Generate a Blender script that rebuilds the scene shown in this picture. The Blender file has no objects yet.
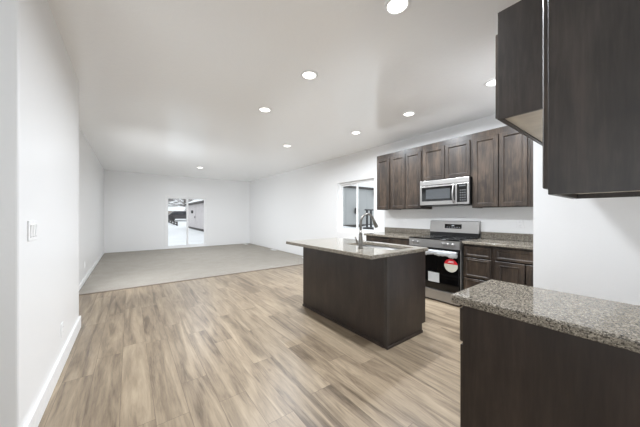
import bpy, bmesh, math, random
from mathutils import Vector, Matrix
random.seed(7)
S = bpy.context.scene
COL = S.collection

# ---------------------------------------------------------------- camera
cam_d = bpy.data.cameras.new('camera')
cam_d.sensor_width = 36.0
cam_d.lens = 254.5 / 640 * 36.0
cam_d.shift_y = 1.5 / 640
cam_d.clip_start = 0.05
cam_d.clip_end = 500
cam = bpy.data.objects.new('camera', cam_d)
cam.location = (0, 0, 1.27)
cam.rotation_euler = (math.radians(90), 0, math.radians(-36.8))
COL.objects.link(cam)
S.camera = cam

# ---------------------------------------------------------------- sky
W = bpy.data.worlds.new('overcast_sky')
S.world = W
W.use_nodes = True
W.node_tree.nodes['Background'].inputs[0].default_value = (0.93, 0.965, 1.0, 1)
W.node_tree.nodes['Background'].inputs[1].default_value = 1.25

# ---------------------------------------------------------------- window lamps out of view: side daylight, plus added fill
def area(name, loc, rot, sx, sy, power, col=(1, 1, 1)):
    l = bpy.data.lights.new(name, 'AREA')
    l.shape = 'RECTANGLE'; l.size = sx; l.size_y = sy
    l.energy = power; l.color = col
    o = bpy.data.objects.new(name, l)
    o.location = loc; o.rotation_euler = rot
    COL.objects.link(o)
    return o
R90 = math.radians(90)
DAY = (0.94, 0.975, 1.02)
UP = math.radians(50)      # lamps tilted up to brighten the ceiling, like daylight off snow
area('fill_lamp_front', (-0.75, -4.14, 1.4), (R90 + UP, 0, 0), 2.3, 1.7, 4, DAY)  # added fill lamp behind the camera, brightens the room
area('fill_lamp_dining', (2.6, -4.14, 1.4), (R90 + UP, 0, 0), 2.3, 1.7, 4, DAY)  # second added fill lamp, at the invented dining-side opening
area('daylight_side_window', (-2.64, -0.9, 1.25), (R90 + UP, 0, -R90), 3.8, 2.0, 38, DAY)
lw = area('fill_lamp_living', (-0.86, 4.85, 1.3), (math.radians(84), 0, math.radians(-36)), 1.3, 1.6, 50, DAY)  # added fill for the living room, hidden, turned towards the far wall
lw.data.spread = math.radians(105)
CAN_POWER = 27.0

# ---------------------------------------------------------------- exposure
S.view_settings.view_transform = 'Standard'
S.view_settings.look = 'None'
S.view_settings.gamma = 1
S.view_settings.use_curve_mapping = False
S.view_settings.exposure = 0.18
try:
    S.cycles.use_denoising = True
    S.cycles.max_bounces = 12
    S.cycles.diffuse_bounces = 8
    S.cycles.transparent_max_bounces = 12
except Exception:
    pass

# ================================================================ materials
def lin(c):
    return tuple(((v / 255) / 12.92 if v / 255 <= 0.04045 else ((v / 255 + 0.055) / 1.055) ** 2.4) for v in c) + (1.0,)

class NT:
    def __init__(s, name):
        s.m = bpy.data.materials.new(name); s.m.use_nodes = True
        s.t = s.m.node_tree; s.t.nodes.clear()
        s.out = s.n('ShaderNodeOutputMaterial')
    def n(s, typ, **kw):
        nd = s.t.nodes.new(typ)
        for k, v in kw.items():
            setattr(nd, k, v)
        return nd
    def link(s, a, b): s.t.links.new(a, b)
    def set(s, sock, v):
        if hasattr(v, 'is_output'): s.link(v, sock)
        elif isinstance(v, bpy.types.Node): s.link(v.outputs[0], sock)
        else: sock.default_value = v
    def math(s, op, a, b=None, c=None):
        nd = s.n('ShaderNodeMath', operation=op)
        s.set(nd.inputs[0], a)
        if b is not None: s.set(nd.inputs[1], b)
        if c is not None: s.set(nd.inputs[2], c)
        return nd.outputs[0]
    def mix(s, fac, a, b, mode='MIX'):
        nd = s.n('ShaderNodeMix', data_type='RGBA', blend_type=mode)
        s.set(nd.inputs[0], fac); s.set(nd.inputs[6], a); s.set(nd.inputs[7], b)
        return nd.outputs[2]
    def ramp(s, fac, stops):
        nd = s.n('ShaderNodeValToRGB')
        el = nd.color_ramp.elements
        while len(el) < len(stops): el.new(0.5)
        for e, (p, c) in zip(el, stops):
            e.position = p; e.color = c
        s.link(fac, nd.inputs[0])
        return nd.outputs[0]
    def coords(s, scale=(1, 1, 1), rot=(0, 0, 0)):
        g = s.n('ShaderNodeNewGeometry')
        mp = s.n('ShaderNodeMapping')
        mp.inputs['Scale'].default_value = scale
        mp.inputs['Rotation'].default_value = rot
        s.link(g.outputs['Position'], mp.inputs[0])
        return mp.outputs[0]
    def noise(s, vec, scale=5, detail=3, rough=0.5, dist=0.0, dims='3D'):
        nd = s.n('ShaderNodeTexNoise', noise_dimensions=dims)
        s.link(vec, nd.inputs['Vector'])
        nd.inputs['Scale'].default_value = scale
        nd.inputs['Detail'].default_value = detail
        nd.inputs['Roughness'].default_value = rough
        nd.inputs['Distortion'].default_value = dist
        return nd.outputs['Fac']
    def principled(s, color, rough=0.5, metal=0.0, spec=0.5, bump=None, bstr=0.1, bdist=0.01, coat=0.0):
        p = s.n('ShaderNodeBsdfPrincipled')
        s.set(p.inputs['Base Color'], color)
        s.set(p.inputs['Roughness'], rough)
        p.inputs['Metallic'].default_value = metal
        p.inputs['Specular IOR Level'].default_value = spec
        if coat: p.inputs['Coat Weight'].default_value = coat; p.inputs['Coat Roughness'].default_value = 0.12
        if bump is not None:
            b = s.n('ShaderNodeBump')
            b.inputs['Strength'].default_value = bstr
            b.inputs['Distance'].default_value = bdist
            s.link(bump, b.inputs['Height'])
            s.link(b.outputs[0], p.inputs['Normal'])
        s.link(p.outputs[0], s.out.inputs[0])
        return p

M = {}
def simple(name, rgb, rough=0.5, metal=0.0, spec=0.5, nscale=30, var=0.04):
    t = NT(name)
    c = lin(rgb)
    n = t.noise(t.coords(), nscale, 2)
    dark = tuple(v * (1 - var) for v in c[:3]) + (1,)
    lite = tuple(min(1, v * (1 + var)) for v in c[:3]) + (1,)
    t.principled(t.ramp(n, [(0.3, dark), (0.7, lite)]), rough, metal, spec)
    M[name] = t.m
    return t.m

def emit(name, rgb, strength):
    t = NT(name)
    e = t.n('ShaderNodeEmission')
    e.inputs[0].default_value = lin(rgb); e.inputs[1].default_value = strength
    t.link(e.outputs[0], t.out.inputs[0])
    M[name] = t.m

def wall_paint(name, rgb, rough, bstr, scale=55, dist=0.004, spec=0.5):
    t = NT(name)
    v = t.coords()
    n = t.noise(v, scale, 3, 0.55)
    t.principled(lin(rgb), rough, 0, spec, bump=n, bstr=bstr, bdist=dist)
    M[name] = t.m

wall_paint('white_wall_paint', (236, 236, 236), 0.34, 0.10)
def ceiling_paint():
    t = NT('textured_ceiling_paint')
    v = t.coords()
    a = t.noise(v, 26, 4, 0.6)
    a = t.ramp(a, [(0.42, (0, 0, 0, 1)), (0.62, (1, 1, 1, 1))])
    p = t.principled(lin((250, 250, 250)), 0.15, 0, 0.5, bump=a, bstr=0.12, bdist=0.003)
    p.inputs['IOR'].default_value = 1.75
    M['textured_ceiling_paint'] = t.m
ceiling_paint()
simple('white_trim', (240, 240, 240), 0.35)
simple('white_plastic', (238, 238, 238), 0.35)
simple('grey_plastic', (150, 150, 150), 0.4)
simple('keypad_grey', (78, 79, 80), 0.4)
simple('black_plastic', (18, 18, 19), 0.3)
simple('black_glass', (9, 9, 10), 0.06, spec=0.6)
simple('window_mesh_glass', (70, 72, 74), 0.12)
simple('dark_gap', (22, 18, 15), 0.7)
simple('maple_interior', (206, 197, 182), 0.5, nscale=12, var=0.1)
simple('red_sticker', (206, 38, 48), 0.45)
simple('paper_sticker', (206, 204, 190), 0.5)
simple('paper_label', (196, 198, 198), 0.5)
simple('dark_strip', (120, 108, 98), 0.5)
simple('subfloor', (92, 86, 80), 0.8)
simple('display_icons', (185, 190, 195), 0.4)
simple('snow', (236, 238, 240), 0.8, nscale=0.6, var=0.05)
simple('shed_siding', (196, 190, 190), 0.7, nscale=1.2)
simple('shed_trim', (70, 66, 64), 0.7)
simple('grey_siding', (176, 178, 178), 0.7, nscale=1.0)
simple('dark_metal', (44, 44, 46), 0.5)
simple('house_wall', (164, 152, 144), 0.8, nscale=1.0)
simple('house_window', (40, 44, 50), 0.2)
simple('bark', (74, 66, 60), 0.9)
simple('twig_crown', (140, 134, 130), 0.9, nscale=2, var=0.4)
simple('car_paint', (48, 46, 48), 0.3)

def stainless(name, rgb, rough):
    t = NT(name)
    n = t.noise(t.coords((3, 3, 220)), 3, 2)
    c = lin(rgb)
    col = t.ramp(n, [(0.3, tuple(v * 0.94 for v in c[:3]) + (1,)), (0.7, c)])
    t.principled(col, rough, 0.9, 0.5)
    M[name] = t.m
stainless('stainless_steel', (172, 170, 168), 0.38)
stainless('brushed_nickel', (124, 121, 116), 0.32)

def film():
    t = NT('clear_film')
    n = t.noise(t.coords((1, 1, 1)), 60, 3, 0.6)
    p = t.principled(lin((186, 188, 190)), 0.22, 0, 0.5, bump=n, bstr=0.6, bdist=0.01)
    M['clear_film'] = t.m
film()

def glass():
    t = NT('window_glass')
    fr = t.n('ShaderNodeFresnel'); fr.inputs[0].default_value = 1.45
    tr = t.n('ShaderNodeBsdfTransparent'); tr.inputs[0].default_value = (0.97, 0.98, 0.98, 1)
    gl = t.n('ShaderNodeBsdfGlossy'); gl.inputs['Roughness'].default_value = 0.02
    mx = t.n('ShaderNodeMixShader')
    gg = t.n('ShaderNodeNewGeometry')
    fac = t.math('MULTIPLY', fr.outputs[0], t.math('SUBTRACT', 1.0, gg.outputs['Backfacing']))
    t.link(fac, mx.inputs[0]); t.link(tr.outputs[0], mx.inputs[1]); t.link(gl.outputs[0], mx.inputs[2])
    t.link(mx.outputs[0], t.out.inputs[0])
    M['window_glass'] = t.m
glass()

def wood(name, dark, mid, lite, rough=0.38, knots=True, seed=0.0, spec=0.5):
    """stained wood with its grain running up the board"""
    t = NT(name)
    g = t.n('ShaderNodeNewGeometry')
    mp = t.n('ShaderNodeMapping')
    mp.inputs['Location'].default_value = (seed, seed * 1.7, seed * 0.6)
    mp.inputs['Scale'].default_value = (1, 1, 0.09)
    t.link(g.outputs['Position'], mp.inputs[0])
    fine = t.noise(mp.outputs[0], 75, 5, 0.6, 0.3)
    broad = t.noise(mp.outputs[0], 9, 3, 0.55, 0.6)
    mp2 = t.n('ShaderNodeMapping')
    mp2.inputs['Location'].default_value = (seed * 2, seed, seed * 1.3)
    mp2.inputs['Scale'].default_value = (1, 1, 0.5)
    t.link(g.outputs['Position'], mp2.inputs[0])
    blot = t.noise(mp2.outputs[0], 5.5, 3, 0.6, 0.4)
    f = t.math('MULTIPLY', fine, 0.35)
    f = t.math('MULTIPLY_ADD', broad, 0.35, f)
    f = t.math('MULTIPLY_ADD', blot, 0.4, f)
    col = t.ramp(f, [(0.40, lin(dark)), (0.54, lin(mid)), (0.70, lin(lite))])
    if knots:
        vo = t.n('ShaderNodeTexVoronoi'); vo.inputs['Scale'].default_value = 3.2
        mp3 = t.n('ShaderNodeMapping'); mp3.inputs['Scale'].default_value = (1, 1, 0.7)
        mp3.inputs['Location'].default_value = (seed, seed, seed)
        t.link(g.outputs['Position'], mp3.inputs[0]); t.link(mp3.outputs[0], vo.inputs['Vector'])
        k = t.ramp(vo.outputs['Distance'], [(0.03, (1, 1, 1, 1)), (0.10, (0, 0, 0, 1))])
        col = t.mix(t.math('MULTIPLY', k, 0.6), col, lin(tuple(v * 0.6 for v in dark)))
    t.principled(col, rough, 0, spec, bump=fine, bstr=0.05, bdist=0.002)
    M[name] = t.m
wood('stained_alder', (26, 20, 16), (49, 40, 33), (82, 68, 56), 0.40, True, 1.0)
wood('espresso_panel', (34, 26, 22), (46, 37, 32), (60, 49, 43), 0.34, False, 4.0)
wood('espresso_end', (38, 33, 30), (53, 47, 43), (72, 64, 59), 0.40, False, 8.0)

def granite():
    t = NT('speckled_granite')
    v = t.coords()
    n1 = t.noise(v, 120, 3, 0.6)
    n2 = t.noise(v, 38, 3, 0.6)
    vo = t.n('ShaderNodeTexVoronoi'); vo.inputs['Scale'].default_value = 260
    t.link(v, vo.inputs['Vector'])
    hs = t.n('ShaderNodeSeparateColor'); t.link(vo.outputs['Color'], hs.inputs[0])
    base = t.ramp(hs.outputs[0], [(0.0, lin((100, 94, 85))), (0.3, lin((128, 121, 110))), (0.7, lin((150, 142, 129))), (1.0, lin((178, 170, 156)))])
    dark = t.ramp(n1, [(0.36, (1, 1, 1, 1)), (0.46, (0, 0, 0, 1))])
    col = t.mix(t.math('MULTIPLY', dark, 0.75), base, lin((62, 56, 52)))
    blk = t.ramp(hs.outputs[1], [(0.86, (0, 0, 0, 1)), (0.89, (1, 1, 1, 1))])
    col = t.mix(t.math('MULTIPLY', blk, 0.8), col, lin((40, 36, 34)))
    cloud = t.ramp(n2, [(0.35, (0.82, 0.82, 0.82, 1)), (0.65, (1.08, 1.08, 1.08, 1))])
    col = t.mix(1.0, col, cloud, 'MULTIPLY')
    t.principled(col, 0.06, 0, 0.5)
    M['speckled_granite'] = t.m
granite()

def planks():
    t = NT('vinyl_plank_floor')
    g = t.n('ShaderNodeNewGeometry')
    sp = t.n('ShaderNodeSeparateXYZ'); t.link(g.outputs['Position'], sp.inputs[0])
    PW, PL = 0.18, 1.22
    rx = t.math('DIVIDE', t.math('ADD', sp.outputs[0], 20.03), PW)
    row = t.math('FLOOR', rx)
    wn = t.n('ShaderNodeTexWhiteNoise', noise_dimensions='1D'); t.link(row, wn.inputs['W'])
    ry = t.math('DIVIDE', t.math('MULTIPLY_ADD', wn.outputs['Value'], PL, t.math('ADD', sp.outputs[1], 20)), PL)
    cidx = t.math('FLOOR', ry)
    cb = t.n('ShaderNodeCombineXYZ'); t.link(row, cb.inputs[0]); t.link(cidx, cb.inputs[1])
    wn2 = t.n('ShaderNodeTexWhiteNoise', noise_dimensions='2D'); t.link(cb.outputs[0], wn2.inputs['Vector'])
    rnd = wn2.outputs['Value']
    # grain coordinates, shifted for every plank
    gx = t.math('MULTIPLY_ADD', rnd, 37.0, sp.outputs[0])
    gy = t.math('MULTIPLY', t.math('MULTIPLY_ADD', rnd, 11.0, sp.outputs[1]), 0.085)
    gc = t.n('ShaderNodeCombineXYZ'); t.link(gx, gc.inputs[0]); t.link(gy, gc.inputs[1]); t.link(rnd, gc.inputs[2])
    broad = t.noise(gc.outputs[0], 12.0, 4, 0.55, 1.3)
    fine = t.noise(gc.outputs[0], 85, 4, 0.65, 0.5)
    f = t.math('MULTIPLY_ADD', fine, 0.28, t.math('MULTIPLY', broad, 0.66))
    f = t.math('MULTIPLY_ADD', rnd, 0.09, f)
    col = t.ramp(f, [(0.33, lin((92, 79, 65))), (0.43, lin((124, 109, 91))), (0.54, lin((148, 132, 111))), (0.68, lin((170, 153, 130)))])
    vo = t.n('ShaderNodeTexVoronoi'); vo.inputs['Scale'].default_value = 2.6
    kc = t.n('ShaderNodeCombineXYZ'); t.link(gx, kc.inputs[0]); t.link(t.math('MULTIPLY', sp.outputs[1], 0.55), kc.inputs[1])
    t.link(kc.outputs[0], vo.inputs['Vector'])
    kn = t.ramp(vo.outputs['Distance'], [(0.012, (1, 1, 1, 1)), (0.05, (0, 0, 0, 1))])
    col = t.mix(t.math('MULTIPLY', kn, 0.5), col, lin((104, 84, 66)))
    fx = t.math('FRACT', rx); fy = t.math('FRACT', ry)
    ex = t.math('MULTIPLY', t.math('MINIMUM', fx, t.math('SUBTRACT', 1.0, fx)), PW)
    ey = t.math('MULTIPLY', t.math('MINIMUM', fy, t.math('SUBTRACT', 1.0, fy)), PL)
    e = t.math('MINIMUM', ex, ey)
    seam = t.math('LESS_THAN', e, 0.0018)
    col = t.mix(t.math('MULTIPLY', seam, 0.6), col, lin((92, 76, 62)))
    rough = t.math('MULTIPLY_ADD', fine, 0.15, 0.28)
    t.principled(col, rough, 0, 0.5, bump=t.math('MULTIPLY_ADD', seam, -1.0, t.math('MULTIPLY', fine, 0.35)), bstr=0.12, bdist=0.002)
    M['vinyl_plank_floor'] = t.m
planks()

def carpet():
    t = NT('carpet_pile')
    v = t.coords()
    n = t.noise(v, 160, 3, 0.7)
    b = t.noise(v, 3.5, 3, 0.6)
    f = t.math('MULTIPLY_ADD', n, 0.85, t.math('MULTIPLY', b, 0.15))
    col = t.ramp(f, [(0.36, lin((146, 140, 132))), (0.64, lin((184, 179, 170)))])
    t.principled(col, 0.95, 0, 0.1, bump=n, bstr=0.8, bdist=0.01)
    M['carpet_pile'] = t.m
carpet()

def hillside_mat():
    t = NT('snowy_brush_hill')
    v = t.coords((1, 0.6, 1.6))
    n = t.noise(v, 0.55, 5, 0.7)
    col = t.ramp(n, [(0.40, lin((232, 234, 236))), (0.47, lin((166, 164, 164))), (0.58, lin((92, 88, 86)))])
    t.principled(col, 0.9, 0, 0.2)
    M['snowy_brush_hill'] = t.m
hillside_mat()
emit('lamp_lens', (255, 250, 244), 6.0)

# ================================================================ mesh helpers
class MB:
    def __init__(s): s.bm = bmesh.new()
    def box(s, x0, x1, y0, y1, z0, z1, bevel=0.0, seg=1):
        r = bmesh.ops.create_cube(s.bm, size=1.0)
        vs = r['verts']
        for v in vs:
            v.co = Vector(((x0 + x1) / 2 + v.co.x * (x1 - x0), (y0 + y1) / 2 + v.co.y * (y1 - y0), (z0 + z1) / 2 + v.co.z * (z1 - z0)))
        if bevel > 0:
            es = list({e for v in vs for e in v.link_edges})
            bmesh.ops.bevel(s.bm, geom=es, offset=bevel, segments=seg, affect='EDGES', profile=0.5)
        return s
    def quad(s, pts):
        s.bm.faces.new([s.bm.verts.new(p) for p in pts]); return s
    def prism(s, poly, axis, a, b):
        """poly: 2-D outline, extruded along axis from a to b"""
        def P(p, q):
            if axis == 'x': return (q, p[0], p[1])
            if axis == 'y': return (p[0], q, p[1])
            return (p[0], p[1], q)
        A = [s.bm.verts.new(P(p, a)) for p in poly]
        B = [s.bm.verts.new(P(p, b)) for p in poly]
        n = len(poly)
        s.bm.faces.new(A); s.bm.faces.new(B[::-1])
        for i in range(n):
            s.bm.faces.new((A[i], B[i], B[(i + 1) % n], A[(i + 1) % n]))
        bmesh.ops.recalc_face_normals(s.bm, faces=s.bm.faces[:])
        return s
    def tube(s, pts, rad, seg=14, caps=True):
        pts = [Vector(p) for p in pts]
        rr = rad if isinstance(rad, (list, tuple)) else [rad] * len(pts)
        rings = []
        up = None
        for i, p in enumerate(pts):
            if i == 0: d = pts[1] - p
            elif i == len(pts) - 1: d = p - pts[i - 1]
            else: d = (pts[i + 1] - pts[i - 1])
            d.normalize()
            if up is None:
                up = Vector((0, 0, 1)) if abs(d.z) < 0.9 else Vector((0, 1, 0))
            a = d.cross(up)
            if a.length < 1e-5: a = d.cross(Vector((1, 0, 0)))
            a.normalize(); b = a.cross(d).normalized(); up = b
            rings.append([s.bm.verts.new(p + (a * math.cos(2 * math.pi * k / seg) + b * math.sin(2 * math.pi * k / seg)) * rr[i]) for k in range(seg)])
        for i in range(len(rings) - 1):
            for k in range(seg):
                s.bm.faces.new((rings[i][k], rings[i][(k + 1) % seg], rings[i + 1][(k + 1) % seg], rings[i + 1][k]))
        if caps:
            s.bm.faces.new(rings[0][::-1]); s.bm.faces.new(rings[-1])
        bmesh.ops.recalc_face_normals(s.bm, faces=s.bm.faces[:])
        return s
    def ico(s, c, r, sub=2, jit=0.0, sc=(1, 1, 1)):
        q = bmesh.ops.create_icosphere(s.bm, subdivisions=sub, radius=1)
        for v in q['verts']:
            k = r * (1 + random.uniform(-jit, jit))
            v.co = Vector((c[0] + v.co.x * k * sc[0], c[1] + v.co.y * k * sc[1], c[2] + v.co.z * k * sc[2]))
        return s
    def build(s, name, mat, parent=None, smooth=False, root=None):
        """link the collected geometry as one mesh object; root = origin to subtract"""
        o_loc = Vector((0, 0, 0))
        p = parent
        while p is not None:
            o_loc = o_loc + Vector(p.location); p = p.parent
        if parent is None:
            xs = [v.co for v in s.bm.verts]
            lo = Vector((min(v.x for v in xs), min(v.y for v in xs), min(v.z for v in xs)))
            hi = Vector((max(v.x for v in xs), max(v.y for v in xs), max(v.z for v in xs)))
            o_loc = Vector(((lo.x + hi.x) / 2, (lo.y + hi.y) / 2, lo.z))
        for v in s.bm.verts: v.co -= o_loc
        me = bpy.data.meshes.new(name)
        s.bm.to_mesh(me); s.bm.free()
        me.materials.append(M[mat])
        if smooth:
            for f in me.polygons: f.use_smooth = True
        o = bpy.data.objects.new(name, me)
        COL.objects.link(o)
        if parent is None: o.location = o_loc
        else: o.parent = parent
        return o

def thing(name, label, cat, loc, group=None):
    o = bpy.data.objects.new(name, None)
    o.empty_display_size = 0.1
    o.location = loc
    COL.objects.link(o)
    o['label'] = label; o['category'] = cat
    if group: o['group'] = group
    return o
def tag(o, label, cat, group=None):
    o['label'] = label; o['category'] = cat
    if group: o['group'] = group
    return o
def struct(o, label=None):
    o['kind'] = 'structure'
    if label: o['label'] = label
    return o
def copy_tree(src, loc=None, parent=None):
    c = src.copy(); COL.objects.link(c)
    if parent is not None: c.parent = parent
    if loc is not None: c.location = loc
    for ch in list(src.children):
        copy_tree(ch, None, c)
    return c

FACE = {  # (u, v, w) on a front -> world ; w points out of the front
    '-X': lambda p, u, v, w: (p - w, u, v),
    '+X': lambda p, u, v, w: (p + w, u, v),
    '+Y': lambda p, u, v, w: (u, p + w, v),
    '-Y': lambda p, u, v, w: (u, p - w, v),
}
def front(mb, face, p, u0, u1, v0, v1, t=0.02, stile=0.055, recess=0.012):
    """a cabinet door or drawer front lying against plane p: frame, moulded lip, sunk panel"""
    F = FACE[face]
    if stile > 0:
        rings = [(0.0, 0.0), (0.0, t - 0.004), (0.004, t), (stile - 0.008, t), (stile - 0.006, t + 0.002), (stile - 0.002, t + 0.001), (stile + 0.008, t - recess), (stile + 0.014, t - recess)]
    else:
        rings = [(0.0, 0.0), (0.0, t - 0.008), (0.004, t - 0.004), (0.016, t)]
    vr = []
    for ins, w in rings:
        vr.append([mb.bm.verts.new(F(p, u, v, w)) for u, v in ((u0 + ins, v0 + ins), (u1 - ins, v0 + ins), (u1 - ins, v1 - ins), (u0 + ins, v1 - ins))])
    mb.bm.faces.new(vr[0])
    for a, b in zip(vr, vr[1:]):
        for k in range(4):
            mb.bm.faces.new((a[k], a[(k + 1) % 4], b[(k + 1) % 4], b[k]))
    mb.bm.faces.new(vr[-1])
    bmesh.ops.recalc_face_normals(mb.bm, faces=mb.bm.faces[:])
    return mb

# ================================================================ the room
XW, YB, H = 4.30, 11.0, 2.75           # kitchen wall, far wall, ceiling
XL, XN = -0.68, -0.455                 # far and near left walls
T = 0.15

struct(MB().box(-2.65, XW + T, -4.15, 5.5, -0.12, 0.0).build('floor', 'vinyl_plank_floor'), 'light oak plank floor')
struct(MB().box(-2.65, XW + T, 5.5, YB + T, -0.12, -0.004).build('floor.001', 'subfloor'))
def carpet_mesh():
    m = MB()
    m.box(XL + 0.012, XW - 0.016, 5.515, YB - 0.018, -0.003, 0.012, 0.005)
    return m
struct(carpet_mesh().build('carpet_floor', 'carpet_pile'), 'beige wall-to-wall carpet')
struct(MB().box(XL, XW, 5.485, 5.515, 0.0, 0.011, 0.003).build('trim_1', 'dark_strip'), 'dark transition strip between planks and carpet')
struct(MB().box(-2.65, XW + T, -4.15, YB + T, H, H + 0.12).build('ceiling', 'textured_ceiling_paint'))

def wall_with_hole(axis, a0, a1, w0, w1, holes, z1=H):
    """wall slab; axis = run direction; holes = [(u0,u1,z0,z1)] sorted along the run"""
    m = MB()
    def bx(u0, u1, q0, q1):
        if u1 - u0 < 1e-6 or q1 - q0 < 1e-6: return
        if axis == 'x': m.box(u0, u1, w0, w1, q0, q1)
        else: m.box(w0, w1, u0, u1, q0, q1)
    u = a0
    for (h0, h1, q0, q1) in holes:
        bx(u, h0, 0, z1); bx(h0, h1, 0, q0); bx(h0, h1, q1, z1); u = h1
    bx(u, a1, 0, z1)
    bmesh.ops.remove_doubles(m.bm, verts=m.bm.verts[:], dist=1e-5)
    return m

WIN = (3.76, 5.00, 0.85, 2.09)
DOOR = (1.05, 2.52, 0.0, 2.00)
struct(wall_with_hole('y', -0.21, YB + T, XW, XW + T, [WIN]).build('wall_right', 'white_wall_paint'))
struct(wall_with_hole('x', XL, XW, YB, YB + T, [DOOR]).build('wall_back', 'white_wall_paint'))
LWIN = (4.1, 5.6, 0.45, 2.15)
struct(wall_with_hole('y', 3.91, YB + T, XL - T, XL, [LWIN]).build('wall_left', 'white_wall_paint'))
def near_wall():
    m = MB(); m.box(XN - 0.24, XN, 1.97, 3.91, 0, H)
    es = [e for e in m.bm.edges if abs(e.verts[0].co.x - XN) < 1e-5 and abs(e.verts[1].co.x - XN) < 1e-5 and abs(e.verts[0].co.z - e.verts[1].co.z) > 1]
    bmesh.ops.bevel(m.bm, geom=es, offset=0.012, segments=3, affect='EDGES', profile=0.5)
    return m
struct(near_wall().build('wall_left.001', 'white_wall_paint'))
struct(MB().box(-2.65, XN - 0.24, 1.97, 2.09, 0, H).build('wall_left.002', 'white_wall_paint'))
SWIN = (-2.85, 1.05, 0.2, 2.3)
struct(wall_with_hole('y', -4.15, 1.97, -2.65, -2.5, [SWIN]).build('wall_left.003', 'white_wall_paint'))
struct(MB().box(1.17, XW, -0.21, -0.09, 0, H).build('wall_kitchen', 'white_wall_paint'))
struct(MB().box(2.55, XW, -0.09, 0.60, 0, H).build('wall_alcove', 'white_wall_paint'))
FW = [(-1.9, 0.4, 0.55, 2.25), (1.45, 3.75, 0.55, 2.25)]
struct(wall_with_hole('x', -2.5, XW + T, -4.15, -4.0, FW).build('wall_front', 'white_wall_paint'))
struct(MB().box(XW, XW + T, -4.0, -0.21, 0, H).build('wall_dining', 'white_wall_paint'))

# baseboard on the near left wall
struct(MB().box(XN, XN + 0.016, 1.962, 3.926, 0.0, 0.135, 0.004).box(XN - 0.24, XN, 3.91, 3.926, 0, 0.135, 0.004).build('baseboard_left', 'white_trim'))
struct(MB().box(XL, XL + 0.014, 3.93, YB, 0.012, 0.10, 0.004).build('baseboard_far', 'white_trim'))

def window_unit(name, axis, u0, u1, z0, z1, w0, w1, mull=True, fw=0.05):
    """vinyl window in a hole: frame, two sashes with their panes"""
    def bx(m, a0, a1, q0, q1, d0, d1, bev=0.004):
        if axis == 'x': m.box(a0, a1, d0, d1, q0, q1, bev)
        else: m.box(d0, d1, a0, a1, q0, q1, bev)
    m = MB()
    bx(m, u0, u0 + fw, z0, z1, w0, w1); bx(m, u1 - fw, u1, z0, z1, w0, w1)
    bx(m, u0 + fw, u1 - fw, z0, z0 + fw, w0, w1); bx(m, u0 + fw, u1 - fw, z1 - fw, z1, w0, w1)
    fr = struct(m.build(name, 'white_trim'))
    mid = (u0 + u1) / 2
    dm = (w0 + w1) / 2
    for i, (a, b) in enumerate(((u0 + fw, mid + 0.02), (mid - 0.02, u1 - fw))):
        d0 = dm - 0.022 + i * 0.024; d1 = d0 + 0.02
        s = MB(); sw = 0.038
        bx(s, a, a + sw, z0 + fw, z1 - fw, d0, d1, 0.003); bx(s, b - sw, b, z0 + fw, z1 - fw, d0, d1, 0.003)
        bx(s, a + sw, b - sw, z0 + fw, z0 + fw + sw, d0, d1, 0.003); bx(s, a + sw, b - sw, z1 - fw - sw, z1 - fw, d0, d1, 0.003)
        so = s.build('sash', 'white_trim', fr)
        g = MB(); bx(g, a + sw, b - sw, z0 + fw + sw, z1 - fw - sw, d0 + 0.008, d0 + 0.012, 0)
        g.build('pane', 'window_glass', so)
    return fr
w1 = window_unit('window_1', 'y', WIN[0], WIN[1], WIN[2], WIN[3], XW + 0.07, XW + 0.14)
for i, (a, b, c, d) in enumerate(FW):
    window_unit('window_%d' % (i + 2), 'x', a, b, c, d, -4.12, -4.05)  # unseen front windows, added to give the room light

window_unit('window_4', 'y', *LWIN, XL - 0.13, XL - 0.06)  # added where the near wall hides it, to light the living room
window_unit('window_5', 'y', *SWIN, -2.62, -2.55)
# sliding patio door
def patio_door():
    u0, u1, z0, z1 = DOOR
    m = MB(); f = 0.045; y0, y1 = YB - 0.012, YB + 0.12
    m.box(u0, u0 + f, y0, y1, 0, z1, 0.004).box(u1 - f, u1, y0, y1, 0, z1, 0.004)
    m.box(u0 + f, u1 - f, y0, y1, z1 - f, z1, 0.004).box(u0 + f, u1 - f, y0, y1, 0, 0.035, 0.004)
    d = struct(m.build('door_1', 'white_trim'), 'white sliding glass patio door')
    mid = (u0 + u1) / 2 + 0.02
    for i, (a, b) in enumerate(((u0 + f, mid + 0.03), (mid - 0.03, u1 - f))):
        q0 = YB + 0.02 + i * 0.045; q1 = q0 + 0.04; sw = 0.06
        p = MB()
        p.box(a, a + sw, q0, q1, 0.035, z1 - f, 0.003).box(b - sw, b, q0, q1, 0.035, z1 - f, 0.003)
        p.box(a + sw, b - sw, q0, q1, 0.035, 0.035 + 0.08, 0.003).box(a + sw, b - sw, q0, q1, z1 - f - sw, z1 - f, 0.003)
        po = p.build('door_panel', 'white_trim', d)
        MB().box(a + sw, b - sw, q0 + 0.018, q0 + 0.022, 0.115, z1 - f - sw).build('pane', 'window_glass', po)
        if i == 0:
            h = MB(); h.box(b - 0.045, b - 0.02, q0 - 0.03, q0, 0.92, 1.12, 0.006, 2)
            h.build('door_handle', 'white_plastic', po)
patio_door()

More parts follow.
